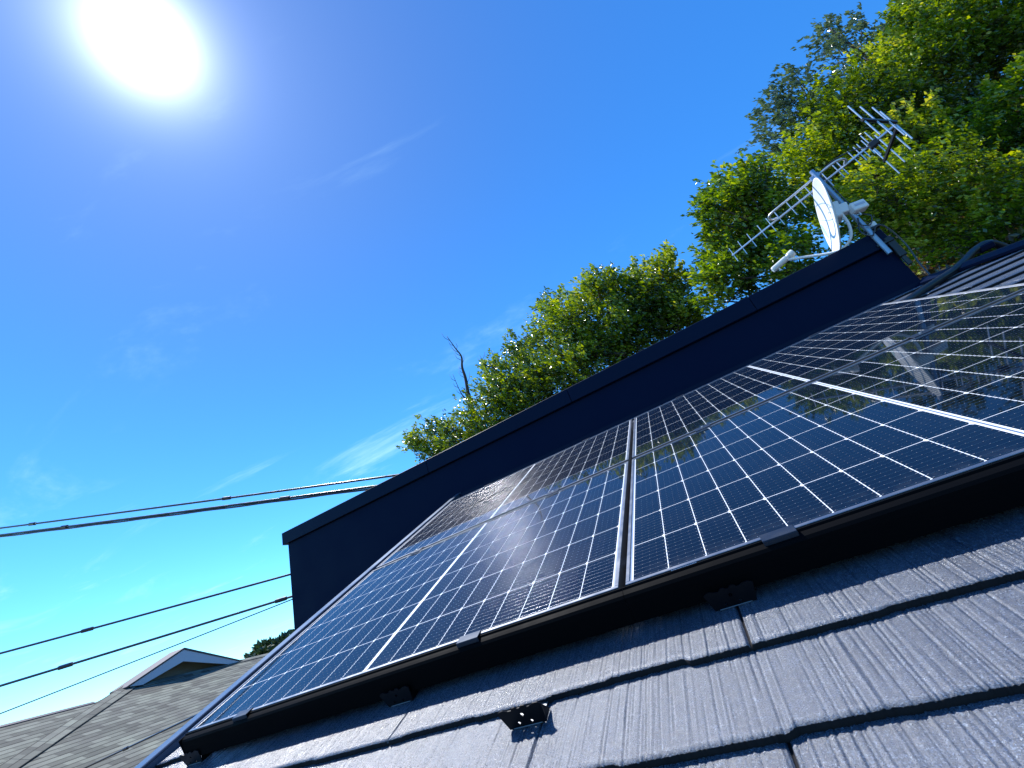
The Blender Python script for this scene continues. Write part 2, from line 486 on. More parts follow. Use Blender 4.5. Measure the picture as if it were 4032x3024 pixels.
# hip cap and the far roof plane behind it
m = MB()
hd = Vector((1, -1, 0)).normalized(); hn = Vector((1, 1, 0)).normalized()
def hp(t, s, n):
    p = Vector((HIP0[0], HIP0[1], 0))+hd*t+hn*s; return (p.x, p.y, n)
for t0, t1 in ((0, .9), (.905, 1.8), (1.805, 2.7), (2.705, 3.4)):
    poly = [hp(t0, -.085, -.088), hp(t0, -.085, -.070), hp(t0, -.02, -.050), hp(t0, .02, -.050), hp(t0, .09, -.085), hp(t0, .09, -.12)]
    m.prism(poly, hd*(t1-t0))
m.build('hip_cap', M_cope, house, ROOF_M)
m = MB()
a = RW(*hp(-.1, .02, -.10)); bb = RW(*hp(3.4, .02, -.10))
dn = Vector((1, .0, -.45)).normalized()*3
m.add([a, bb, Vector(bb)+dn, Vector(a)+dn], [(0, 1, 2, 3)])
m.build('rear_roof_slope', M_slate, house)
# walls below the eaves
m = MB()
m.box((2.85, .45, 2.7), (6.3, 3.4, 5.4))
m.build('wall', M_cream, house)
# eaves gutter line
m = MB(); m.box((2.9, -1.55, -.16), (7.0, .10, .10), bevel=.02); m.build('gutter', M_cope, house, ROOF_M)

# ---------------------------------------------------------------- the tall dark wall behind
WY = 2.80
pw = empty('parapet_wall', Matrix.Translation((.5, WY+.1, 0)), 'tall dark navy clad wall rising behind the solar panels, its top edge running up to the dish', 'wall')
PW = Matrix.Translation((-.5, -WY-.1, 0))
m = MB(); m.box((.545, WY+.11, 3.77), (7.03, .22, 7.54), bevel=.004)
m.build('cladding', M_wall, pw, PW)
m = MB()
for x0, x1 in ((-3.03, -.62), (-.617, 1.20), (1.203, 3.02), (3.023, 4.085)):
    m.box(((x0+x1)/2, WY+.11, 7.62), (x1-x0, .29, .155), bevel=.004)
m.build('coping', M_cope, pw, PW)
m = MB(); m.box((1.8, WY-.03, SA*3.02+Z0-.09), (4.6, .02, .04)); 
m.build('base_flashing', M_cope, pw, PW)

# ---------------------------------------------------------------- solar panels
PWD, PHT, GX, GU = 1.722, 1.134, .019, .035
PXC, PYC = .09285, .1853
MXC = (PWD-18.15*PXC)/2; MYC = (PHT-6*PYC)/2
def make_panel():
    root = bpy.data.objects.new('solar_panel', None); COL.objects.link(root)
    m = MB(); lip = .0105; d = .035
    for u0 in (lip/2, PHT-lip/2):
        m.box((PWD/2, u0, -d/2), (PWD, lip, d), bevel=.001)
    for x0 in (lip/2, PWD-lip/2):
        m.box((x0, PHT/2, -d/2), (lip, PHT-2*lip-.0006, d), bevel=.001)
    m.build('frame', M_frame, root)
    # backsheet with the printed-looking grid: white sheet and 108 dark half cells laid on it
    V = [(lip, lip, -.00362), (PWD-lip, lip, -.00362), (PWD-lip, PHT-lip, -.00362), (lip, PHT-lip, -.00362)]; F = [(0, 1, 2, 3)]
    b_ = MB(); b_.add(V, F, 0)
    g = .00115; ch = .0085
    xs0 = [MXC+k*PXC+(0 if k < 9 else .15*PXC) for k in range(18)]
    for r in range(6):
        for k in range(18):
            x0 = xs0[k]+g; x1 = xs0[k]+PXC-g; y0 = MYC+r*PYC+g; y1 = MYC+(r+1)*PYC-g
            b_.add([(x0, y0, -.0035), (x1-ch*.7, y0, -.0035), (x1, y0+ch, -.0035), (x1, y1-ch, -.0035), (x1-ch*.7, y1, -.0035), (x0, y1, -.0035)], [(0, 1, 2, 3, 4, 5)], 1)
    # bus ribbons in the mid gap and the two side margins
    xm = MXC+9*PXC+.075*PXC
    for xx, w in ((xm, .0045), (MXC-.0042, .004), (PWD-MXC+.0042, .004)):
        b_.add([(xx-w/2, MYC, -.0034), (xx+w/2, MYC, -.0034), (xx+w/2, PHT-MYC, -.0034), (xx-w/2, PHT-MYC, -.0034)], [(0, 1, 2, 3)], 2)
    b_.build('cell_sheet', [M_back, M_cell, M_busbar], root)
    # round tinned wires across the cells, with solder pads
    VV = []; FF = []; o = 0
    prof = [(-.00042, 0), (-.00028, .00032), (0, .00045), (.00028, .00032), (.00042, 0)]
    for r in range(6):
        for i in range(10):
            y = MYC+r*PYC+g+(i+.5)/10*(PYC-2*g)
            for xa, xb in ((xs0[0]+.003, xs0[8]+PXC-.002), (xs0[9]+.002, xs0[17]+PXC-.003)):
                a_ = [(xa, y+p, -.0034+q) for p, q in prof]+[(xb, y+p, -.0034+q) for p, q in prof]
                VV += a_; FF += [(o+k, o+k+1, o+k+6, o+k+5)[::-1] for k in range(4)]; o += 10
    nwv = len(FF)
    for r in range(6):
        for i in range(10):
            y = MYC+r*PYC+g+(i+.5)/10*(PYC-2*g)
            for k in range(18):
                for t_, hw in ((.06, .0016), (.28, .0008), (.5, .0008), (.72, .0008), (.94, .0016)):
                    x = xs0[k]+t_*PXC
                    VV += [(x-hw, y-.0007, -.0028), (x+hw, y-.0007, -.0028), (x+hw, y+.0007, -.0028), (x-hw, y+.0007, -.0028)]
                    FF.append((o, o+1, o+2, o+3)); o += 4
    w = npmesh('cell_wiring', np.array(VV), np.array(FF), [M_wire, M_pad], root, midx=(np.arange(len(FF)) >= nwv), smooth=True)
    # junction box under the sheet
    m = MB()
    m.box((PWD/2, PHT/2, -.016), (.10, .07, .02), bevel=.003)
    m.build('junction_box', M_blackp, root)
    return root
LBL = {(0, 0): 'solar panel in the lower row at the gable edge, sun streaks in its wires',
       (1, 0): 'largest looking solar panel, lower row on the right, mirroring the blue sky',
       (0, 1): 'solar panel in the upper row at the gable edge, thin sliver mirroring the dark wall',
       (1, 1): 'solar panel in the upper row near the conduit, mirroring the dark wall and trees'}
p0 = None
for pr in (0, 1):
    for pc in (0, 1):
        if p0 is None:
            p0 = make_panel(); o = p0
        else:
            o = copy_tree(p0)
        o.matrix_world = RL(pc*(PWD+GX), pr*(PHT+GU), 0)
        tag(o, LBL[(pc, pr)], 'solar panel', 'solar panels on the slate roof')
        if (pc, pr) == (1, 0):
            m = MB(); m.box((.147, -.0006, -.006), (.062, .0012, .007)); 
            st = m.build('rating_sticker', M_sticker, o)
            m = MB(); rr = random.Random(3); x = .119
            while x < .172:
                w = rr.choice([.0008, .0014, .002]); m.box((x+w/2, -.0014, -.006), (w, .0004, .004)); x += w+rr.choice([.0008, .0012])
            m.build('sticker_print', M_ink, st)
        if (pc, pr) == (0, 0):
            pass
# mounting rails under the panels
rails = []
for i, (u, lab) in enumerate(((.20, 'lowest black rail hidden under the lower panel row'), (.93, 'black rail under the upper half of the lower panel row'), (1.36, 'black rail under the lower half of the upper panel row'), (2.09, 'topmost black rail under the upper panel row'))):
    m = MB(); m.box((PWD, 0, -.056), (3.42, .045, .040), bevel=.003)
    for k in range(5):
        m.box((.2+k*.77, 0, -.088), (.09, .09, .022), bevel=.003)
    o = m.build('mounting_rail', M_clamp, None, RL(0, u, 0)); tag(o, lab, 'rail', 'mounting rails under the panels')
# clamps
def clamp_mesh(kind):
    m = MB()
    if kind == 'end':
        m.box((0, -.004, .0022), (.072, .030, .003), bevel=.0012)
        m.box((0, -.018, -.010), (.072, .003, .024), bevel=.001)
    elif kind == 'top':
        m.box((0, .006, .0022), (.066, .026, .003), bevel=.0012)
        m.box((0, .018, -.010), (.066, .003, .024), bevel=.001)
    else:
        m.box((0, 0, .0022), (.072, .050, .003), bevel=.0012)
        m.box((0, 0, -.012), (.072, .012, .022))
    return m
def bolt_mesh():
    m = MB(); n = 6
    ring = [(.0055*math.cos(k*math.pi/3), .0055*math.sin(k*math.pi/3)) for k in range(n)]
    m.prism([(x, y, .0037) for x, y in ring], (0, 0, .005)); return m
CL = [('end', .314, 0, 'black end clamp on the bottom edge, nearest the gable'), ('end', 1.272, 0, 'black end clamp on the bottom edge, just before the column gap'),
      ('end', 2.103, 0, 'black end clamp on the bottom edge past the column gap'), ('end', 3.06, 0, 'black end clamp on the bottom edge at the far right end'),
      ('mid', .347, PHT+GU/2, 'dark clamp between the two panel rows, nearest the gable'), ('mid', 1.285, PHT+GU/2, 'dark clamp between the two panel rows, just before the column gap'),
      ('mid', 2.106, PHT+GU/2, 'dark clamp between the two panel rows, just past the column gap'), ('mid', 3.03, PHT+GU/2, 'dark clamp between the two panel rows with a glinting bolt, above the dish reflection'),
      ('top', .384, 2*PHT+GU, 'small clamp on the top edge of the panels, nearest the gable'), ('top', 1.33, 2*PHT+GU, 'small clamp on the top edge of the panels, just before the column gap'),
      ('top', 2.107, 2*PHT+GU, 'small clamp on the top edge of the panels, just past the column gap'), ('top', 3.05, 2*PHT+GU, 'small clamp on the top edge of the panels, nearest the conduit')]
proto = {}
for kind, x, u, lab in CL:
    if kind not in proto:
        proto[kind] = (clamp_mesh(kind).build('panel_clamp', M_clamp), ); o = proto[kind][0]
        if kind == 'mid':
            bolt_mesh().build('bolt', M_alu, o)
    else:
        o = copy_tree(proto[kind][0])
    o.matrix_world = RL(x, u, 0); tag(o, lab, 'clamp', 'clamps holding the solar panels')
# front edge covers
def cover(x0, x1, label):
    m = MB(); L = x1-x0
    prof = [(-.0045, -.004), (-.0045, -.0015), (-.0075, -.0015), (-.010, -.006), (-.0165, -.0075), (-.024, -.010), (-.029, -.016), (-.0305, -.030), (-.0305, -.078), (-.0275, -.078), (-.0275, -.030), (-.024, -.018), (-.016, -.012)]
    m.prism([(x0, u, n) for u, n in prof], (L, 0, 0))
    o = m.build('edge_cover', M_cover, None, ROOF_M); tag(o, label, 'edge cover', 'black covers along the front edge of the panels'); return o
c1 = cover(-.004, PWD+GX/2-.0006, 'black cover strip along the lower edge of the solar panel at the gable edge')
c2 = cover(PWD+GX/2+.0006, 2*PWD+GX, 'black cover strip along the lower edge of the right hand lower solar panel')
m = MB(); m.box((-.0065, -.0185, -.041), (.005, .028, .072), bevel=.003); m.build('end_cap', M_cover, c1, Matrix())

# ---------------------------------------------------------------- snow guards
from mathutils.geometry import tessellate_polygon
def plate(m, outline, holes, thick, xf, mi=0):
    loops = [[Vector((x, y, 0)) for x, y in outline]]+[[Vector((x, y, 0)) for x, y in h] for h in holes]
    tris = tessellate_polygon(loops); pts = [p for l in loops for p in l]; n = len(pts)
    vs = [xf(p.x, p.y, 0) for p in pts]+[xf(p.x, p.y, thick) for p in pts]
    fs = [tuple(t) for t in tris]+[tuple(i+n for i in t[::-1]) for t in tris]
    o = 0
    for l in loops:
        k = len(l); fs += [(o+i, o+(i+1) % k, n+o+(i+1) % k, n+o+i) for i in range(k)]; o += k
    m.add(vs, fs, mi)
def hole(cx, cy, r, n=10):
    return [(cx+r*math.cos(-2*math.pi*k/n), cy+r*math.sin(-2*math.pi*k/n)) for k in range(n)]
def make_guard():
    root = bpy.data.objects.new('snow_guard', None); COL.objects.link(root)
    m = MB()
    top = [(.046, .036), (.040, .040), (.030, .0405), (.022, .037), (.017, .0365), (.013, .041), (.006, .0415), (.002, .038), (-.003, .038), (-.007, .041), (-.013, .0405), (-.017, .036), (-.024, .0365), (-.032, .040), (-.041, .039), (-.046, .035)]
    outl = [(-.038, 0), (.038, 0), (.041, .012)]+top+[(-.041, .012)]
    plate(m, outl, [hole(.0, .024, .0034), hole(-.014, .009, .0028), (hole(.012, .008, .0028))], .0022, lambda x, y, t: (x, t-y*.12, y+.001))
    # stiffening ribs and side wings
    for sx in (-1, 1):
        plate(m, [(0, 0), (.030, .0), (.004, .030)], [], .002, lambda x, y, t, s=sx: (s*(.036+t), x*.9+.002, y+.001))
    m.build('upright_plate', M_guard, root)
    m = MB(); m.box((0, .045, .0012), (.060, .092, .0022), bevel=.0008); m.build('strap', M_strap, root)
    return root
g0 = make_guard()
GPOS = [(1.475, -.226, 'black steel snow guard alone on the bare slates in front of the edge cover'), (1.956, -.040, 'black steel snow guard under the edge cover, past the column gap'),
        (.99, -.036, 'black steel snow guard under the middle of the edge cover, upslope of the lone one'), (.02, -.030, 'black steel snow guard under the corner of the edge cover at the gable')]
for i, (x, u, lab) in enumerate(GPOS):
    o = g0 if i == 0 else copy_tree(g0)
    j = math.floor((u-.02)/EXPO); du = u-(.02+EXPO*j)
    o.matrix_world = RL(x, u, -.0913-T*du/EXPO) @ Matrix.Scale(1.18, 4); tag(o, lab, 'snow guard', 'snow guards on the slates')

# ---------------------------------------------------------------- conduit over the hip
m = MB()
def spl(pts, n=8):
    P = [Vector(p) for p in pts]; P = [P[0]*2-P[1]]+P+[P[-1]*2-P[-2]]; o = []
    for i in range(1, len(P)-2):
        for k in range(n):
            t = k/n; a, b2, c, d = P[i-1:i+3]
            o.append(.5*((2*b2)+(c-a)*t+(2*a-5*b2+4*c-d)*t*t+(3*b2-a-3*c+d)*t**3))
    o.append(P[-2]); return o
path = spl([(4.62, 2.98, -.22), (4.52, 3.02, -.05), (4.40, 2.97, -.030), (4.24, 2.85, -.052), (4.10, 2.75, -.068), (3.95, 2.66, -.072), (3.80, 2.57, -.076), (3.60, 2.42, -.08), (3.40, 2.25, -.085)], 10)
m.tube(path, [.025+.0013*(i % 2) for i in range(len(path))], 12)
o = m.build('conduit_pipe', M_pipe, None, ROOF_M, smooth=True); tag(o, 'black bendy conduit pipe coming over the hip and running under the panels', 'conduit')
m = MB(); m.box((4.44, 2.99, -.045), (.10, .10, .05), bevel=.01); m.build('entry_cap', M_cope, o, Matrix())

# ---------------------------------------------------------------- mast, dish, aerial
MX, MY = 4.012, 2.755
mast = empty('antenna_mast', Matrix.Translation((MX, MY, 7.45)), 'grey galvanised mast fixed to the end of the dark wall, carrying dish and aerial', 'mast')
m = MB(); m.tube([(0, 0, .02), (0, 0, 1.04)], .019, 14); m.build('pole', M_galv, mast, smooth=False)
m = MB(); m.tube([(.065, .03, -.12), (.065, .03, .31)], .017, 12); m.box((.065, .03, .06), (.05, .05, .20), bevel=.004)
m.build('wall_bracket', M_blackp, mast)
m = MB(); m.tube([(.065, .03, .29), (.065, .03, .335)], .024, 12); m.build('bracket_cap', M_white, mast)
for z in (.12, .28):
    m = MB(); m.box((.03, .012, z), (.12, .035, .022), bevel=.003); m.build('band_clamp', M_blackp, mast)

# dish
dn = Vector((-.955, .105, .255)).normalized()
ys = (Vector((0, 0, 1))-dn*dn.z).normalized(); xs = ys.cross(dn).normalized()
DC = Vector((3.868, 2.775, 8.035))
DM = Matrix(((xs.x, ys.x, dn.x, DC.x), (xs.y, ys.y, dn.y, DC.y), (xs.z, ys.z, dn.z, DC.z), (0, 0, 0, 1)))
dish = empty('satellite_dish', DM, 'white oval satellite dish with a swoosh emblem, tilted beside the mast', 'satellite dish')
RX, RY, DEP = .285, .345, .055
m = MB(); nr, na_ = 10, 48
def dz(r): return -DEP*(1-r*r)
vs = [(0, 0, dz(0))]; 
for i in range(1, nr+1):
    r = i/nr
    for k in range(na_):
        w = 2*math.pi*k/na_; vs.append((RX*r*math.cos(w), RY*r*math.sin(w), dz(r)))
fs = [(0, 1+k, 1+(k+1) % na_) for k in range(na_)]
for i in range(nr-1):
    for k in range(na_):
        a = 1+i*na_+k; b2 = 1+i*na_+(k+1) % na_; fs.append((a, a+na_, b2+na_, b2))
nfv = len(vs); back = [(x, y, z-.006) for x, y, z in vs]
fsb = [tuple(i+nfv for i in f[::-1]) for f in fs]
m.add(vs+back, fs+fsb)
rim = [(RX*math.cos(2*math.pi*k/na_), RY*math.sin(2*math.pi*k/na_)) for k in range(na_)]
ro = [(x*1.022, y*1.022, .001) for x, y in rim]; rb_ = [(x*1.022, y*1.022, -.010) for x, y in rim]; ri = [(x, y, 0) for x, y in rim]; rbb = [(x, y, -.006) for x, y in rim]
vv = ri+ro+rb_+rbb; ff = []
for l in range(3):
    for k in range(na_):
        k2 = (k+1) % na_; ff.append((l*na_+k, (l+1)*na_+k, (l+1)*na_+k2, l*na_+k2))
m.add(vv, ff)
refl = m.build('reflector', M_white, dish, smooth=True)
# painted swoosh on the face
def strip(pts, wid, mt, name):
    P = spl([(x, y, 0) for x, y in pts], 10); m = MB(); vs = []
    for i, p in enumerate(P):
        t = (P[min(i+1, len(P)-1)]-P[max(i-1, 0)]).normalized(); q = Vector((-t.y, t.x, 0)); w = wid*math.sin(math.pi*(.12+.82*i/(len(P)-1)))
        for s_ in (-1, 1):
            e = p+q*w*s_; r = math.hypot(e.x/RX, e.y/RY); vs.append((e.x, e.y, dz(min(r, 1))+.0022))
    fs = [(2*i, 2*i+2, 2*i+3, 2*i+1) for i in range(len(P)-1)]
    m.add(vs, fs); return m.build(name, mt, refl)
strip([(-.20, .245), (-.15, .225), (-.053, .155), (.035, .035), (.060, -.020), (.045, -.045), (.005, -.042), (-.116, .016), (-.20, .075), (-.255, .13)], .0065, M_emblem, 'swoosh_emblem')
strip([(-.272, .085), (-.262, .0), (-.235, -.09)], .012, M_emblem2, 'edge_emblem')
# back bracket and mast mount
m = MB(); m.box((0, .0, -.075), (.13, .15, .05), bevel=.008); m.box((0.01, 0, -.125), (.07, .09, .06), bevel=.006)
for sx in (-.04, .04):
    m.box((sx, .05, -.045), (.014, .014, .03), bevel=.003)
m.build('mount_bracket', M_white, dish)
arm = spl([(0.03, -.03, -.095), (.03, -.16, -.115), (.02, -.27, -.10), (.005, -.335, -.035), (0, -.345, .06), (0, -.30, .25), (0, -.275, .36)], 8)
m = MB(); m.tube(arm, .0115, 10); m.build('feed_arm', M_white, dish, smooth=True)
m = MB(); m.tube([(0, -.225, .300), (0, -.245, .335), (0, -.255, .352), (0, -.262, .365), (0, -.325, .475), (0, -.329, .482)], [.034, .031, .021, .027, .027, .021], 16)
m.tube([(0, -.315, .44), (0, -.355, .425)], .008, 8)
m.build('feed_horn', M_grey, dish)

# booster box on the mast
bo = empty('booster_box', Matrix.Translation((MX+.02, MY-.01, 7.955)), 'small white booster box strapped to the mast beside the dish', 'booster box')
BR = Matrix.Rotation(RAD(18), 4, 'Z')
m = MB(); m.box((.03, -.01, 0), (.125, .075, .085), bevel=.008); m.build('housing', M_white, bo, BR)
m = MB(); m.box((.03, -.0492, .004), (.085, .0016, .022)); m.build('sticker', M_sticker, bo, BR)
m = MB(); m.tube([(0.02, 0, -.042), (0.02, 0, -.075)], .008, 8); m.build('connector', M_alu, bo, BR)

# comb shaped television aerial, elements upright
be = Vector((.9018, -.4321, 0)); bp_ = Vector((.4321, .9018, 0))
AO = Vector((4.06, 2.87, 8.39))
AM = Matrix(((be.x, bp_.x, 0, AO.x), (be.y, bp_.y, 0, AO.y), (be.z, bp_.z, 1, AO.z), (0, 0, 0, 1)))
ant = empty('television_aerial', AM, 'long silver television aerial with many upright rods on the mast top', 'aerial')
m = MB(); m.box((-.155, 0, 0), (1.49, .017, .017), bevel=.002); m.build('boom', M_alu, ant)
px_ = -.112
pipe = spl([(-.40, 0, .012), (-.445, -.03, .02), (-.45, -.08, .03), (-.40, px_, .035), (-.2, px_, .035), (.10, px_, .035), (.19, -.09, .03), (.22, -.04, .02), (.20, 0, .012)], 8)
m = MB(); m.tube(pipe, .0105, 10); m.build('support_pipe', M_alu, ant, smooth=True)
m = MB(); m.box((-.002, px_, .03), (.075, .055, .05), bevel=.006); m.build('mast_clamp', M_galv, ant)
DS = [-.886, -.785, -.683, -.571, -.480, -.396, -.277, -.194, -.102, .05, .14, .173, .27, .316, .344, .38]
first = None
for i, s in enumerate(DS):
    if first is None:
        m = MB(); m.tube([(0, 0, -.09), (0, 0, .09)], .0042, 8); m.box((0, 0, 0), (.012, .014, .022), bevel=.002)
        first = m.build('director_rod', M_alu, ant); o = first
    else:
        o = first.copy(); COL.objects.link(o); o.parent = ant
    o.matrix_local = Matrix.Translation((s, 0, 0))
m = MB(); m.box((.415, 0, -.012), (.07, .045, .06), bevel=.008); m.build('dipole_box', M_blackp, ant)
m = MB()
for dx in (-.016, .016):
    m.tube([(.415+dx, 0, -.13), (.415+dx, 0, .13)], .0042, 8)
m.build('dipole', M_alu, ant)
firstr = None
for s, p in ((.585, 0), (.553, .135), (.553, -.135), (.492, .27), (.492, -.27), (.432, .40), (.432, -.40)):
    if firstr is None:
        m = MB(); m.tube([(0, 0, -.19), (0, 0, .19)], .0055, 8); firstr = m.build('reflector_rod', M_alu, ant); o = firstr
    else:
        o = firstr.copy(); COL.objects.link(o); o.parent = ant
    o.matrix_local = Matrix.Translation((s, p, 0))
for sg in (-1, 1):
    m = MB(); a = Vector((.592, sg*.03, 0)); b2 = Vector((.425, sg*.415, 0)); d = b2-a
    m.box((0, 0, 0), (d.length, .022, .026), bevel=.003)
    m.build('reflector_bracket', M_blackp, ant, Matrix.Translation((a+b2)/2) @ Matrix.Rotation(math.atan2(d.y, d.x), 4, 'Z'))
def W2(p): return AM @ Vector(p)
# cables
m = MB(); m.tube(spl([W2((.40, 0, -.03)), W2((.30, -.03, .05)), W2((.15, -.08, .07)), W2((.04, -.12, .02)), (MX+.028, MY-.01, 8.3), (MX+.024, MY-.015, 8.1), (MX+.03, MY-.01, 7.99)], 8), .0042, 6)
o = m.build('aerial_cable', M_cable, smooth=True); tag(o, 'thin black cable running from the aerial down the upper mast', 'cable')
m = MB(); m.tube(spl([(MX+.02, MY, 7.89), (MX-.01, MY-.02, 7.84), (MX-.06, MY-.03, 7.74), (MX-.02, MY-.03, 7.66), (MX+.05, MY-.02, 7.72), (MX+.10, MY-.01, 7.68), (MX+.13, MY+.02, 7.5), (MX+.11, MY+.03, 7.3), (MX+.10, MY+.02, 7.12)], 8), .0055, 6)
m.tube(spl([(MX+.05, MY, 7.89), (MX+.07, MY-.03, 7.82), (MX+.02, MY-.04, 7.75), (MX-.03, MY-.04, 7.79), (MX-.01, MY-.03, 7.86)], 8), .0045, 6)
o = m.build('looped_cable', M_cable, smooth=True); tag(o, 'loops of black cable hanging below the booster box at the foot of the mast', 'cable')

# ---------------------------------------------------------------- power lines
def line(a, b2, rad, sag, label, twin=0.0, sleeves=(), thick=None, ext=(14, 9)):
    a = Vector(a)+Vector((0, 0, Z0)); b2 = Vector(b2)+Vector((0, 0, Z0)); d = (b2-a).normalized(); a0 = a-d*ext[0]; b0 = b2+d*ext[1]; L = (b0-a0).length
    def P(t):
        p = a0.lerp(b0, t); return p+Vector((0, 0, -sag*4*t*(1-t)+sag*.6))
    m = MB(); N = 60
    m.tube([P(i/N) for i in range(N+1)], rad, 8)
    if twin:
        q = Vector((0, 0, 1)).cross(d).normalized()
        pts = []
        for i in range(4*N+1):
            t = i/(4*N); w = t*L*5.0
            pts.append(P(t)+Vector((0, 0, -twin-rad*.15*math.sin(w))) + q*rad*.3*math.cos(w))
        m.tube(pts, rad*.8, 7)
    o = m.build('power_line', M_cable, smooth=True)
    tag(o, label, 'power line', 'cables crossing the sky')
    for t, ln in sleeves:
        m = MB(); tt = ext[0]/L + t*(b2-a).length/L; dt = ln*.5/L/2
        m.tube([P(tt-dt*1.2), P(tt-dt), P(tt+dt), P(tt+dt*1.2)], [rad*.9, rad*1.75, rad*1.75, rad*.9], 9)
        m.build('splice_sleeve', M_cable, o)
    return o
line([-10.466, 2.3, 4.39], [-2.069, 4.2, 2.26], 0.0177, .03, 'topmost dark cable meeting the wall top, single strand', twin=0.000, sleeves=((.10,.28),(.62,.30)), ext=(6, 2.5))
line([-10.392, 2.3, 4.225], [-2.464, 4.2, 2.24], 0.0197, .03, 'thick twisted double cable just below the topmost cable', twin=0.034, sleeves=((.20,.25),(.78,.35)), ext=(6, 2.5))
line([-9.331, 2.3, 1.889], [-4.804, 4.2, 1.564], 0.0177, .03, 'middle dark cable reaching the dark wall below its corner', twin=0.000, sleeves=((.30,.35),), ext=(6, 2.5))
line([-9.096, 2.3, 1.37], [-4.809, 4.2, 1.21], 0.0190, .03, 'lower thick cable with a sleeve where it passes behind the dark wall', twin=0.000, sleeves=((.22,.4),(.97,.35)), ext=(6, 2.5))
line([-8.909, 2.3, 0.959], [-4.814, 4.2, 1.161], 0.0088, .03, 'thinnest wire of all, below the thick cables and over the gable', twin=0.000, sleeves=(), ext=(6, 2.5))
line([-9.032, 3.5, -0.174], [-6.31, 3.5, 0.0], .014, .02, 'dark cable crossing low in front of the brown shingle roof', sleeves=((.42, .22),), ext=(7, 6))

# ---------------------------------------------------------------- neighbour's house
ne = Vector([-0.38282, 0.92382, 0.0]); nh_ = Vector([0.92382, 0.38282, 0.0]); nup = Vector([-0.82313, -0.3411, 0.45399]); nn = Vector([0.41941, 0.1738, 0.89101]); nP = Vector([-12.36481, 5.78123, 0.85042])+Vector((0, 0, Z0))
NM = Matrix(((ne.x, nup.x, nn.x, nP.x), (ne.y, nup.y, nn.y, nP.y), (ne.z, nup.z, nn.z, nP.z), (0, 0, 0, 1)))
if NM.to_3x3().determinant() < 0:
    NM = Matrix(((-ne.x, nup.x, nn.x, nP.x), (-ne.y, nup.y, nn.y, nP.y), (-ne.z, nup.z, nn.z, nP.z), (0, 0, 0, 1))); SX = -1
else:
    SX = 1
nb_ = empty('neighbour_house', NM, 'neighbouring house with a brown grey shingle roof and a small pale gable', 'house')
M_shingle = mat('brown_grey_shingle', (.2, .18, .15), .85, spec=.3)
nt, b = nodes(M_shingle)
tc = nt.nodes.new('ShaderNodeTexCoord')
br = nt.nodes.new('ShaderNodeTexBrick'); br.offset = .5; br.offset_frequency = 2
br.inputs['Color1'].default_value = (.085, .088, .080, 1); br.inputs['Color2'].default_value = (.20, .21, .185, 1); br.inputs['Mortar'].default_value = (.055, .045, .045, 1)
br.inputs['Scale'].default_value = 1.0; br.inputs['Mortar Size'].default_value = .0; br.inputs['Mortar Smooth'].default_value = .25; br.inputs['Bias'].default_value = -.1
br.inputs['Brick Width'].default_value = .33; br.inputs['Row Height'].default_value = .135
nt.links.new(tc.outputs['Object'], br.inputs['Vector'])
nz_ = noise(nt, 1.3, 5, .6); rz = ramp(nt, nz_.outputs['Fac'], [(.3, (.78, .74, .74)), (.7, (1.12, 1.15, 1.05))])
mxc = nt.nodes.new('ShaderNodeMix'); mxc.data_type = 'RGBA'; mxc.blend_type = 'MULTIPLY'; mxc.inputs[0].default_value = 1
sx_ = nt.nodes.new('ShaderNodeSeparateXYZ'); nt.links.new(tc.outputs['Object'], sx_.inputs[0])
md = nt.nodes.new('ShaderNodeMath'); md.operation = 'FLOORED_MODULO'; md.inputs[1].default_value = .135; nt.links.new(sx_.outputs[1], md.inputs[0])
lt = nt.nodes.new('ShaderNodeMapRange'); lt.inputs['From Min'].default_value = .016; lt.inputs['From Max'].default_value = .034; lt.inputs['To Min'].default_value = .3; nt.links.new(md.outputs[0], lt.inputs['Value'])  # shadow line of each shingle course, put into the colour and bump
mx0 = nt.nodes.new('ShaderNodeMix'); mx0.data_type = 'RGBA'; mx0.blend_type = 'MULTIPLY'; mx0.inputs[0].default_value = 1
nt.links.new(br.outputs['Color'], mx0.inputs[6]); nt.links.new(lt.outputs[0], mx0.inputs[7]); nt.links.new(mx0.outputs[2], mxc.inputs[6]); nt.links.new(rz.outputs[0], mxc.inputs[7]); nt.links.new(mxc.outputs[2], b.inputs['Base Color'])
bp = nt.nodes.new('ShaderNodeBump'); bp.inputs['Strength'].default_value = .5; bp.inputs['Distance'].default_value = .01; bp.invert = True
nt.links.new(lt.outputs[0], bp.inputs['Height']); bp.invert = False; nt.links.new(bp.outputs[0], b.inputs['Normal'])
def S2(s, t, n=0): return (SX*s, t, n)
m = MB()
poly = [S2(-11, .185), S2(-.96, .183), S2(.30, .62), S2(.60, .50), S2(6.5, .50), S2(6.5, -6.0), S2(-11, -6.0)]
m.prism([(x, y, -.10) for x, y, _ in poly], (0, 0, .10))
m.build('roof', M_shingle, nb_)
m = MB()
d = Vector(S2(-3.75, -1.42))-Vector(S2(.30, .58)); mid = (Vector(S2(-3.75, -1.42))+Vector(S2(.30, .58)))/2
dd = d.normalized(); mm = Matrix.Translation(mid+dd*2.2) @ Matrix.Rotation(math.atan2(d.y, d.x), 4, 'Z')
for k in range(24):
    m.box((-d.length/2-2.1+k*.365, 0, .012+.0015*(k % 2)), (.37, .30, .024), bevel=.006)
m.build('hip_cap', M_shingle, nb_, mm)
m = MB(); m.box(((S2(-11, 0)[0]+S2(-.96, 0)[0])/2, .175, .0), (10.0, .10, .03), bevel=.01); m.build('ridge_trim', M_trim, nb_)
m = MB(); m.box(((S2(.5, 0)[0]+S2(6.5, 0)[0])/2, .46, .012), (6.0, .20, .02), bevel=.004); m.build('apron_flashing', M_shingle, nb_)
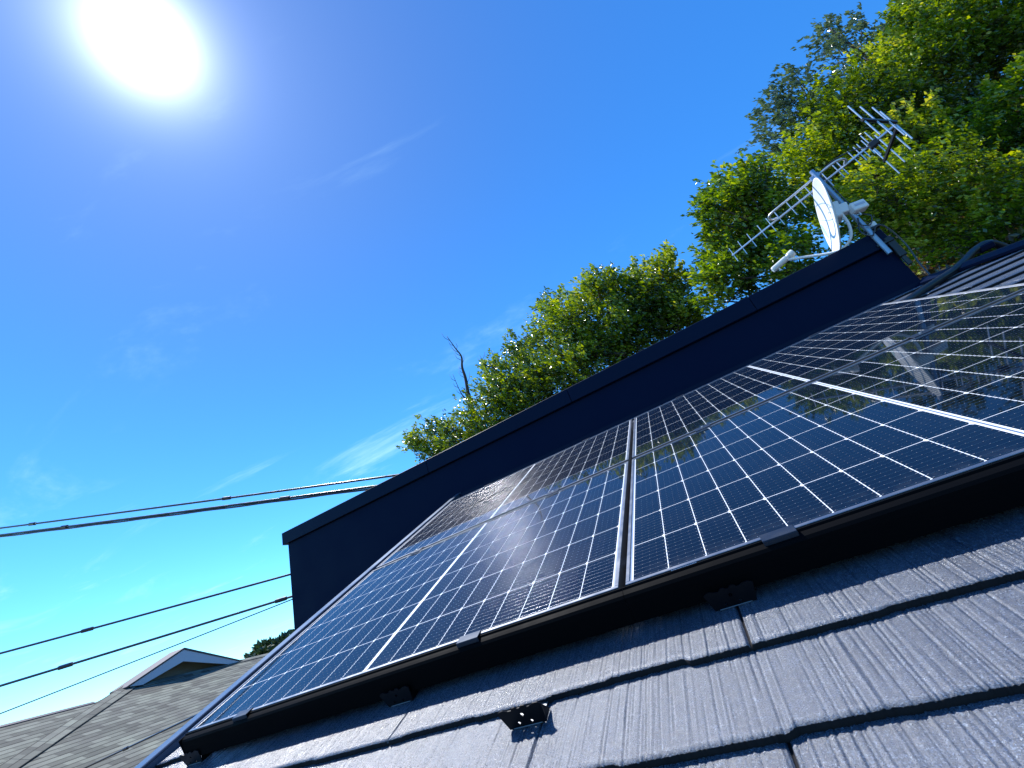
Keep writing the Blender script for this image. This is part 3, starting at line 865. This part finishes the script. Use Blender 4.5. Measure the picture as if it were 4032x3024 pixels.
# little gable on top (vertical, facing along the roof's fall)
g0_ = nP+nup*.45
GMx = Matrix(((SX*ne.x, 0, nh_.x, g0_.x), (SX*ne.y, 0, nh_.y, g0_.y), (SX*ne.z, 1, nh_.z, g0_.z), (0, 0, 0, 1)))
GL = NM.inverted() @ GMx
def G2(s, z, n=0): return (SX*s, z, n)
pk, fl, fr = (1.85, .68), (.12, .06), (4.35, .01)
m = MB(); 
for (a, c) in ((pk, fl), (pk, fr)):
    poly = [G2(a[0], a[1]-.01), G2(c[0], c[1]-.01), G2(c[0]+(.40 if c[0] < a[0] else -.40), c[1]-.03-.01), G2(a[0], a[1]-.31)]
    mb = MB(); mb.prism(poly, (0, 0, .03)); mb.build('bargeboard', M_barge, nb_, GL)
m = MB(); m.prism([G2(pk[0], pk[1]-.03, -.22), G2(.18, .0, -.22), G2(.18, -.4, -.22), G2(4.2, -.4, -.22), G2(4.2, -.02, -.22)], (0, 0, -.1)); m.build('gable_wall', M_gable, nb_, GL)
m = MB()
for c in (fl, fr):
    ex = -.10 if c[0] < pk[0] else .10
    m.prism([G2(pk[0], pk[1], .045), G2(c[0]+ex, c[1]-.04, .045), G2(c[0]+ex, c[1], .045), G2(pk[0], pk[1]+.045, .045)], (0, 0, -.42))
m.build('gable_roof', M_trim, nb_, GL)
m = MB(); m.box((SX*-2.2, -3.0, -2.9), (17, 5.0, 5.0)); m.build('wall', M_cream, nb_, NM.inverted() @ (Matrix.Translation(nP) @ NM.to_quaternion().to_matrix().to_4x4() @ Matrix.Rotation(0, 4, 'X')) )

# ---------------------------------------------------------------- ground and hillside
M_ground = mat('ground', (.07, .075, .05), .9)
nt, b = nodes(M_ground); n1 = noise(nt, .15, 8, .6); r1 = ramp(nt, n1.outputs['Fac'], [(.35, (.05, .055, .03)), (.65, (.13, .12, .09))]); nt.links.new(r1.outputs[0], b.inputs['Base Color'])
m = MB(); m.add([(-900, -900, 0), (900, -900, 0), (900, 900, 0), (-900, 900, 0)], [(0, 1, 2, 3)])
tag(m.build('ground', M_ground), kind='structure')
M_soil = mat('hillside_soil', (.05, .04, .02), .95)
nt, b = nodes(M_soil); n1 = noise(nt, 1.1, 9, .68); r1 = ramp(nt, n1.outputs['Fac'], [(.3, (.014, .015, .006)), (.5, (.030, .026, .010)), (.7, (.022, .038, .008))]); nt.links.new(r1.outputs[0], b.inputs['Base Color'])
bp = nt.nodes.new('ShaderNodeBump'); bp.inputs['Strength'].default_value = 1; bp.inputs['Distance'].default_value = .3; nt.links.new(n1.outputs['Fac'], bp.inputs['Height']); nt.links.new(bp.outputs[0], b.inputs['Normal'])
def hz(x, y):
    z = .5*(x-2.5)+.25*(y-8)-.7
    z = min(z, 13+.02*x)
    z += .25*math.sin(x*1.7+y)+.18*math.sin(y*2.3-x*.8)
    w = min(max((y-4.6)/2.6, 0), 1); w = w*w*(3-2*w)
    return Z0*0+max(-.5, (z+Z0)*w-.3*(1-w))
gx = np.arange(-16, 42, .5); gy = np.arange(4.5, 50, .5)
VV = np.array([(x, y, hz(x, y)) for y in gy for x in gx]); nx = len(gx)
q = (np.arange(len(gy)-1)[:, None]*nx+np.arange(nx-1)[None, :])
tag(npmesh('hillside', VV, np.stack([q, q+1, q+1+nx, q+nx], -1).reshape(-1, 4), M_soil, smooth=True), kind='structure')

# ---------------------------------------------------------------- leaves
WIND = np.array([-.72, .15, .42])
def nrm(a): return a/np.maximum(np.linalg.norm(a, axis=-1, keepdims=True), 1e-9)
def leaves(rng, pos, axis, L, tone):
    n = len(pos)
    ax = nrm(axis); up = nrm(np.array([0, 0, 1.])+rng.normal(0, .75, (n, 3)))
    sd = nrm(np.cross(ax, up)); nr_ = np.cross(sd, ax)
    L = L[:, None]; w = L*rng.uniform(.22, .30, (n, 1)); fold = L*rng.uniform(.03, .13, (n, 1)); curl = L*rng.uniform(-.05, .22, (n, 1))
    base = pos; mid = pos+ax*L*.5+nr_*0; tip = pos+ax*L-nr_*curl
    l = pos+ax*L*.45+sd*w+nr_*fold; r = pos+ax*L*.45-sd*w+nr_*fold
    V = np.stack([base, l, tip, r], 1).reshape(-1, 3)
    o = np.arange(n)[:, None]*4
    F = np.concatenate([o+np.array([0, 2, 1]), o+np.array([0, 3, 2])], 1).reshape(-1, 3)
    return V, F, np.repeat(tone, 2)
def tree(seed, name, label, cat, blobs, base, lmat, per=1080, leaf=0.108, group=None, dens=1.0, extra=None, clump=.11, wind=1.0, shell=.28, twig_r=.005, key='', sparse=False):
    rng = np.random.default_rng(seed); rr = random.Random(seed)
    B = np.array(blobs, float); B[:, 2] += Z0
    bx, by = base; bz = hz(bx, by)-.2
    root = empty(name, Matrix.Translation((bx, by, bz)), label, cat, group)
    OFF = np.array([bx, by, bz])
    m = MB()
    cen = B[:, :3].mean(0)
    fork = Vector(OFF)*.55+Vector(cen)*.45; fork.z = bz+(B[:, 2].min()-bz)*.75
    H = (fork-Vector(OFF)).length; r0 = .05+.018*max(2, cen[2]-bz)
    lo = Vector(OFF)
    pts = [Vector((0, 0, 0)), (fork-lo)*.5+Vector((rr.uniform(-.1, .1), rr.uniform(-.1, .1), 0)), fork-lo]
    top = Vector(B[np.argmax(B[:, 2]), :3])-lo
    tp = spl(pts+[(fork-lo).lerp(top, .5)+Vector((rr.uniform(-.2, .2), 0, 0)), top], 6)
    m.tube(tp, list(np.linspace(r0, .012, len(tp))), 9)
    tn = [Vector(p) for p in tp]
    PV, PA, PT, TW = [], [], [], []
    for (x, y, z, R) in B:
        c = Vector((x, y, z))-lo
        st = min(tn[4:int(len(tn)*.8)], key=lambda p: (p-c).length+max(0, p.z-c.z+.3)*3)
        mdl = st.lerp(c, .55)+Vector((rr.uniform(-.15, .15), rr.uniform(-.15, .15), -.12*(c-st).length))
        lb = spl([st, mdl, c], 5); rl = min(.05, .012+.012*(c-st).length)
        m.tube(lb, list(np.linspace(rl, .008, len(lb))), 6)
        nc = max(5, int(per*dens*R*R/.25/16))
        dirs = nrm(rng.normal(0, 1, (nc, 3)))
        rad = R*(shell+(1.28-shell)*rng.random(nc)**.62)[:, None]
        cp = np.array(c)+dirs*rad*np.array([1, 1, .92])
        tone0 = rng.normal(0, .17)
        for i in range(nc):
            k = rng.integers(10, 22); ctr = cp[i]; dv_ = dirs[i]
            t = rng.random((k, 1))
            sh = nrm(dv_*.75+np.array([-.15, 0, .75])+rng.normal(0, .35, 3)); ln = clump*rng.uniform(2.2, 4.6)
            sp_ = ctr+sh*(t-.35)*ln+rng.normal(0, clump*.36, (k, 3))*(1.15-t*.7)
            PV.append(sp_); PA.append(sh*.6+WIND*1.15*wind+rng.normal(0, .42, (k, 3)))
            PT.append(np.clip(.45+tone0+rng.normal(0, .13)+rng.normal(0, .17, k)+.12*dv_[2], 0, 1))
            if i % 2 == 0:
                m.tube([c.lerp(Vector(ctr), .25), c.lerp(Vector(ctr), .7)+Vector((0, 0, -.02)), Vector(ctr)+Vector(sh)*ln*.6], [twig_r, twig_r*.7, twig_r*.35], 3, cap=False)
    for a, b2 in SHOOTS.get(key, ()):
        a = Vector(a)+Vector((0, 0, Z0))-lo; b2 = Vector(b2)+Vector((0, 0, Z0))-lo; d = b2-a; ln = d.length
        cv = spl([a, a.lerp(b2, .5)+Vector((.04, 0, -.05*ln)), b2], 4); m.tube(cv, list(np.linspace(.016, .004, len(cv))), 5)
        for q in range(max(3, int(ln/.075))):
            t = (q+.6)/max(3, int(ln/.075)); c = np.array(a.lerp(b2, t)); k = int(rng.integers(9, 18)*(.6 if sparse else 1))
            if rng.random() < .12: continue
            sd = rng.normal(0, .10*(1.25-t*.7), 3); PV.append(c+sd+rng.normal(0, .05, (k, 3))); PA.append(np.array(d.normalized())*.5+WIND*.7+rng.normal(0, .4, (k, 3)))
            PT.append(np.clip(.5+rng.normal(0, .12)+rng.normal(0, .16, k), 0, 1))
    P = np.concatenate(PV); A = np.concatenate(PA); Tn = np.concatenate(PT)
    L = leaf*rng.uniform(.65, 1.3, len(P))
    if extra is not None:
        extra(m, lo)
    m.build('trunk', M_bark, root, smooth=True)
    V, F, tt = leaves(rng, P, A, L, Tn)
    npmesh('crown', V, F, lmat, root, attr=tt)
    return root
TREES = {"A":[[-5.05,8.92,4.98,0.31],[-4.7,9.07,4.74,0.42],[-4.28,9.26,4.54,0.53],[-3.39,8.83,4.29,0.55],[-3.97,8.87,4.93,0.3],[-2.46,8.62,4.53,0.61],[-1.81,8.82,4.99,0.64],[-1.6,8.98,4.34,0.76],[-1.93,9.38,6.02,0.36],[-0.99,9.17,5.43,0.68],[-1.2,9.31,6.34,0.27],[-0.44,8.88,4.58,0.86],[-1.19,9.47,4.86,0.79],[-3.72,9.46,4.03,0.68],[-2.45,8.57,3.82,0.61],[0.31,8.66,4.53,0.59]],"B":[[-0.6,9.96,6.6,0.43],[0.2,9.51,6.51,0.57],[0.16,9.79,7.31,0.28],[0.6,9.32,7.12,0.19],[0.9,9.16,6.06,0.66],[1.61,9.38,6.55,0.55],[1.76,9.28,6.99,0.26],[2.05,9.94,6.59,0.64],[2.23,9.68,7.01,0.24],[2.65,10.01,6.23,0.68],[2.82,10.0,6.89,0.27],[3.29,9.82,6.19,0.53],[3.54,9.16,6.23,0.26],[3.71,9.35,6.57,0.15],[3.69,9.97,5.83,0.3],[2.76,9.66,5.31,0.61],[1.6,9.39,5.26,0.74],[0.49,9.44,5.32,0.77],[3.25,9.24,4.91,0.32],[3.55,9.39,4.83,0.23],[3.64,9.93,4.72,0.31],[3.35,9.95,4.77,0.36],[2.15,9.48,4.9,0.61],[2.8,9.53,4.82,0.52],[0.88,9.59,5.0,0.63],[1.51,9.62,4.73,0.57],[3.14,9.53,5.14,0.43],[2.76,9.34,5.6,0.53]],"C":[[4.04,8.37,4.87,0.31],[4.4,8.53,4.86,0.44],[4.68,8.82,5.61,0.4],[4.98,8.93,5.15,0.54],[5.18,8.94,5.93,0.47],[4.73,8.61,6.02,0.29],[4.88,8.33,6.61,0.22],[4.64,8.37,6.37,0.15],[5.23,8.47,6.45,0.44],[5.59,8.94,6.08,0.57],[5.48,8.71,7.15,0.3],[5.61,8.26,6.55,0.4],[6.3,8.93,6.98,0.43],[6.08,8.99,6.37,0.55],[5.51,9.04,5.14,0.59],[5.6,8.42,4.33,0.58],[6.1,9.08,5.63,0.59],[3.87,8.68,4.48,0.28],[4.55,8.98,4.55,0.32]],"D":[[8.6,11.43,10.46,0.4],[7.85,10.76,9.42,0.35],[9.04,10.98,10.56,0.47],[9.75,11.34,11.04,0.43],[8.75,11.08,9.8,0.61],[9.0,10.54,9.45,0.52],[7.96,10.96,8.88,0.49],[8.53,10.61,8.51,0.59],[7.81,11.34,8.92,0.36]],"E":[[11.21,11.23,11.95,0.37],[10.71,11.15,11.36,0.36],[11.45,11.61,11.79,0.43],[11.44,11.11,11.09,0.41],[12.16,11.57,11.26,0.36],[10.97,11.05,10.54,0.45],[11.33,11.16,10.28,0.4],[10.84,11.63,10.98,0.51],[10.83,11.35,9.98,0.48]],"F":[[9.42,10.18,8.44,0.75],[9.11,10.74,8.94,0.65],[10.61,10.89,9.01,0.76],[10.07,10.73,7.85,0.91],[9.02,10.29,7.38,0.88],[8.05,9.94,7.34,0.71],[7.96,10.42,6.66,0.84],[7.45,10.02,7.07,0.66],[9.35,10.05,6.18,0.87],[8.83,10.85,6.31,1.01]],"G":[[12.75,11.7,10.68,0.67],[13.68,12.16,11.42,0.56],[12.89,11.71,9.7,0.91],[14.37,12.46,11.02,0.83],[12.02,11.72,9.6,0.79],[11.91,11.72,8.53,0.95],[13.38,11.64,9.14,1.0],[14.24,11.71,9.59,0.87],[13.06,12.24,8.45,1.02],[14.15,12.4,8.53,0.88],[14.91,12.22,9.14,0.75],[13.78,12.31,11.9,0.31]],"H":[[10.97,9.8,5.89,0.6],[10.56,9.82,5.02,0.59],[10.95,9.73,5.3,0.58],[10.15,9.44,5.28,0.39],[11.19,9.42,5.76,0.48],[10.56,10.2,4.52,0.49]],"I":[[7.28,7.93,4.69,0.49],[7.47,8.01,4.19,0.61],[8.49,8.55,4.65,0.54],[8.23,8.05,3.95,0.59],[8.89,8.78,3.71,0.65],[8.71,8.0,3.46,0.48],[7.49,8.7,3.88,0.69],[7.87,8.36,3.67,0.69],[8.03,8.26,3.09,0.62],[8.31,8.08,2.82,0.55],[7.25,8.79,4.56,0.48],[7.18,8.32,4.76,0.37]],"J":[[10.49,10.77,6.66,0.8],[11.25,11.02,6.76,0.69],[10.57,11.07,6.0,0.68],[10.32,10.43,5.16,0.58],[10.53,10.77,7.2,0.58]]}
SHOOTS = {"A":[[[-3.68,9.0,3.73],[-5.31,8.85,5.35]],[[-3.7,9.0,4.46],[-4.6,8.85,5.58]],[[-3.3,9.0,4.42],[-4.12,8.85,5.26]],[[-1.86,9.0,4.91],[-2.1,8.85,6.28]],[[-1.88,9.0,5.08],[-1.57,8.85,6.19]],[[-2.83,9.0,4.36],[-3.16,8.85,5.07]],[[-4.35,9.0,4.24],[-5.1,8.85,4.89]]],"B":[[[-0.96,9.6,6.06],[-1.21,9.45,7.08]],[[-0.65,9.6,6.05],[-1.29,9.45,6.56]],[[0.25,9.6,6.53],[0.33,9.45,7.65]],[[0.56,9.6,6.34],[0.31,9.45,7.2]],[[1.6,9.6,6.35],[1.77,9.45,7.44]],[[2.15,9.6,6.15],[2.29,9.45,7.1]],[[2.68,9.6,5.8],[2.89,9.45,6.74]],[[3.28,9.6,5.56],[3.79,9.45,6.84]],[[3.3,9.6,5.87],[3.6,9.45,6.56]],[[3.47,9.6,5.43],[3.86,9.45,5.9]],[[2.31,9.6,5.88],[2.5,9.45,6.67]],[[0.85,9.6,6.32],[0.97,9.45,7.03]]],"C":[[[4.96,8.6,6.15],[4.83,8.45,6.98]],[[4.87,8.6,5.75],[4.55,8.45,6.38]],[[5.37,8.6,6.29],[5.35,8.45,7.13]],[[5.73,8.6,6.46],[5.83,8.45,7.2]],[[6.14,8.6,6.43],[6.38,8.45,7.14]],[[4.23,8.6,4.75],[3.83,8.45,5.1]],[[4.15,8.6,4.39],[3.51,8.45,4.59]],[[4.43,8.6,5.33],[4.17,8.45,5.71]]],"D":[[[8.47,11.0,9.31],[8.15,10.85,10.3]],[[8.96,11.0,9.94],[8.72,10.85,10.99]],[[9.53,11.0,10.26],[9.51,10.85,11.06]],[[7.99,11.0,8.68],[7.73,10.85,9.43]]],"E":[[[11.07,11.5,10.97],[11.11,11.35,12.33]],[[11.24,11.5,11.03],[11.58,11.35,12.55]],[[11.54,11.5,10.89],[11.95,11.35,11.84]],[[11.83,11.5,10.76],[12.38,11.35,11.11]]],"F":[[[9.35,10.4,8.84],[9.33,10.25,9.66]],[[10.05,10.4,8.68],[10.16,10.25,9.56]]],"G":[[[12.92,12.0,10.5],[13.19,11.85,11.49]],[[12.24,12.0,9.81],[12.34,11.85,10.73]]]}
def limbA(m, lo):
    for pts, r in (([(1.58, 9.2, 4.52), (1.16, 9.2, 4.76), (.07, 9.2, 5.31), (-.25, 9.2, 5.81), (-.66, 9.2, 6.14)], .06),):
        m.tube(spl([Vector(p)+Vector((0, 0, Z0))-lo for p in pts], 6), list(np.linspace(r, .012, 25)), 7)
tree(11, 'leafy_tree', 'low bushy tree above the far end of the wall, nearest the power lines', 'tree', TREES['A'], (-1.2, 9.6), L_olive, key='A', per=1380, leaf=0.101, group='trees on the hillside behind the wall')
tree(12, 'leafy_tree', 'windblown round tree above the middle of the wall with a crooked dark limb', 'tree', TREES['B'], (2.4, 10.2), L_olive, key='B', per=1320, leaf=0.108, group='trees on the hillside behind the wall', extra=limbA)
tree(13, 'leafy_tree', 'green tree directly behind the front half of the aerial', 'tree', TREES['C'], (6.0, 9.6), L_green, key='C', per=1380, leaf=0.108, group='trees on the hillside behind the wall')
tree(14, 'leafy_tree', 'thin grey green tree against the sky, midway up the slope over the aerial', 'tree', TREES['D'], (9.3, 11.8), L_blue, key='D', per=300, sparse=True, leaf=0.126, group='trees on the hillside behind the wall', clump=.14, twig_r=.009)
tree(15, 'leafy_tree', 'highest sparse airy tree with sky showing between its twigs', 'tree', TREES['E'], (11.6, 12.2), L_blue, key='E', per=190, sparse=True, leaf=0.126, group='trees on the hillside behind the wall', clump=.15, twig_r=.010)
tree(16, 'leafy_tree', 'broad yellow green tree right behind the aerial rods', 'tree', TREES['F'], (9.6, 11.2), L_olive, key='F', per=1140, leaf=0.108, group='trees on the hillside behind the wall')
tree(17, 'leafy_tree', 'large tree filling the top corner of the slope', 'tree', TREES['G'], (13.8, 13.2), L_olive, key='G', per=1080, leaf=0.117, group='trees on the hillside behind the wall')
tree(18, 'leafy_tree', 'pale green bush at the right edge over the panels', 'bush', TREES['H'], (11.2, 10.6), L_green, key='H', per=1200, leaf=0.104, group='trees on the hillside behind the wall')
tree(19, 'leafy_tree', 'dense dark bush behind the mast and the dish', 'bush', TREES['I'], (8.6, 9.2), L_olive, key='I', per=1380, leaf=0.086, group='trees on the hillside behind the wall')
tree(20, 'leafy_tree', 'shaded dark green tree between the aerial tail and the right edge', 'tree', TREES['J'], (11.0, 11.8), L_dark, key='J', per=1080, leaf=0.108, group='trees on the hillside behind the wall')
# dead tree
dead = empty('dead_tree', Matrix.Translation((-2.2, 9.3, hz(-2.2, 9.3)-.2)), 'bare dead trunk with thin twigs sticking out of the low bushy tree', 'dead tree')
lo = Vector(dead.matrix_world.translation); m = MB(); rr = random.Random(5)
def dl(pts, r0, r1):
    P = spl([Vector(p)+Vector((0, 0, Z0))-lo for p in pts], 5); m.tube(P, list(np.linspace(r0, r1, len(P))), 7); return P
main = dl([(-2.2, 9.3, hz(-2.2, 9.3)-Z0-.2), (-2.35, 9.1, 2.5), (-2.8, 9, 4.56), (-2.93, 9, 5.2), (-2.91, 9.0, 5.60)], .12, .075)
br1 = dl([(-2.91, 9, 5.55), (-2.84, 9.0, 6.1), (-2.84, 9.0, 6.5), (-2.76, 9.0, 6.85), (-2.88, 9.0, 7.25), (-3.04, 9.0, 7.80)], .055, .008)
br2 = dl([(-2.88, 9, 5.3), (-3.05, 9.0, 5.55), (-3.14, 9.0, 5.84), (-3.21, 9.0, 6.45)], .026, .005)
br3 = dl([(-1.86, 9.0, 4.7), (-1.83, 9.0, 5.83), (-2.08, 9.0, 6.13), (-2.17, 9.0, 6.55)], .03, .005)
for br in (br1, br2, br3):
    for i in range(3, len(br)-1, 2):
        p = br[i]; s = rr.choice([-1, 1]); l = rr.uniform(.15, .5)
        q = p+Vector((s*l*.45, rr.uniform(-.1, .1), l*.9)); r_ = p.lerp(q, .5)+Vector((s*.04, 0, -.02))
        m.tube([p, r_, q], [.008, .006, .003], 4)
m.build('trunk', M_bark, dead, smooth=True)
# undergrowth on the slope
rng = np.random.default_rng(31); n = 30000
x = rng.uniform(3.0, 19, n); y = rng.uniform(5.4, 15, n); z = np.array([hz(a, c) for a, c in zip(x, y)])+rng.random(n)**2*.8
P = np.stack([x, y, z], 1); V, F, tt = leaves(rng, P, rng.normal(0, .6, (n, 3))+np.array([-.2, -.2, .6]), rng.uniform(.06, .22, n), np.clip(rng.normal(.5, .2, n), 0, 1))
tag(npmesh('undergrowth', V, F, L_dry, attr=tt), 'dry brown stalks and weeds covering the shaded slope under the trees', 'undergrowth', kind='stuff')
# far wooded hill
L_wood = leaf_mat('far_wood_leaf', [(0, (.012, .028, .012)), (.5, (.03, .06, .02)), (1, (.06, .10, .03))], gloss=.6, trans=.1)
M_wood = mat('far_wood_soil', (.03, .045, .02), .95)
def hill2(x, y):
    t = (x+57)*.55+(y-28)*.45
    return -1+max(0, 4.2+5.0*(1-math.exp(-max(t, 0)/9.0))+.5*math.sin(x*.8)*math.sin(y*.6))
gx = np.arange(-75, -14, 1.5); gy = np.arange(26, 90, 1.5); nx = len(gx)
VV = np.array([(x, y, hill2(x, y)+.9) for y in gy for x in gx]); q = (np.arange(len(gy)-1)[:, None]*nx+np.arange(nx-1)[None, :])
tag(npmesh('hill', VV, np.stack([q, q+1, q+1+nx, q+nx], -1).reshape(-1, 4), M_wood, smooth=True), kind='structure')
rng = np.random.default_rng(41); PV, PA, PT = [], [], []
for k in range(420):
    x = rng.uniform(-62, -24); y = rng.uniform(27, 60); R = rng.uniform(.8, 1.5); c = np.array([x, y, hill2(x, y)+.9+R*.5]); n = 240
    d = nrm(rng.normal(0, 1, (n, 3))); d[:, 2] = np.abs(d[:, 2])*.9-.1
    PV.append(c+d*R*(.7+.35*rng.random((n, 1)))); PA.append(d+rng.normal(0, .5, (n, 3))); PT.append(np.clip(.35+rng.normal(0, .15)+rng.normal(0, .12, n), 0, 1))
P = np.concatenate(PV); V, F, tt = leaves(rng, P, np.concatenate(PA), rng.uniform(.35, .7, len(P)), np.concatenate(PT))
tag(npmesh('woods', V, F, L_wood, attr=tt), 'distant dark green wood covering the hill beyond the neighbouring house', 'wood', kind='stuff')
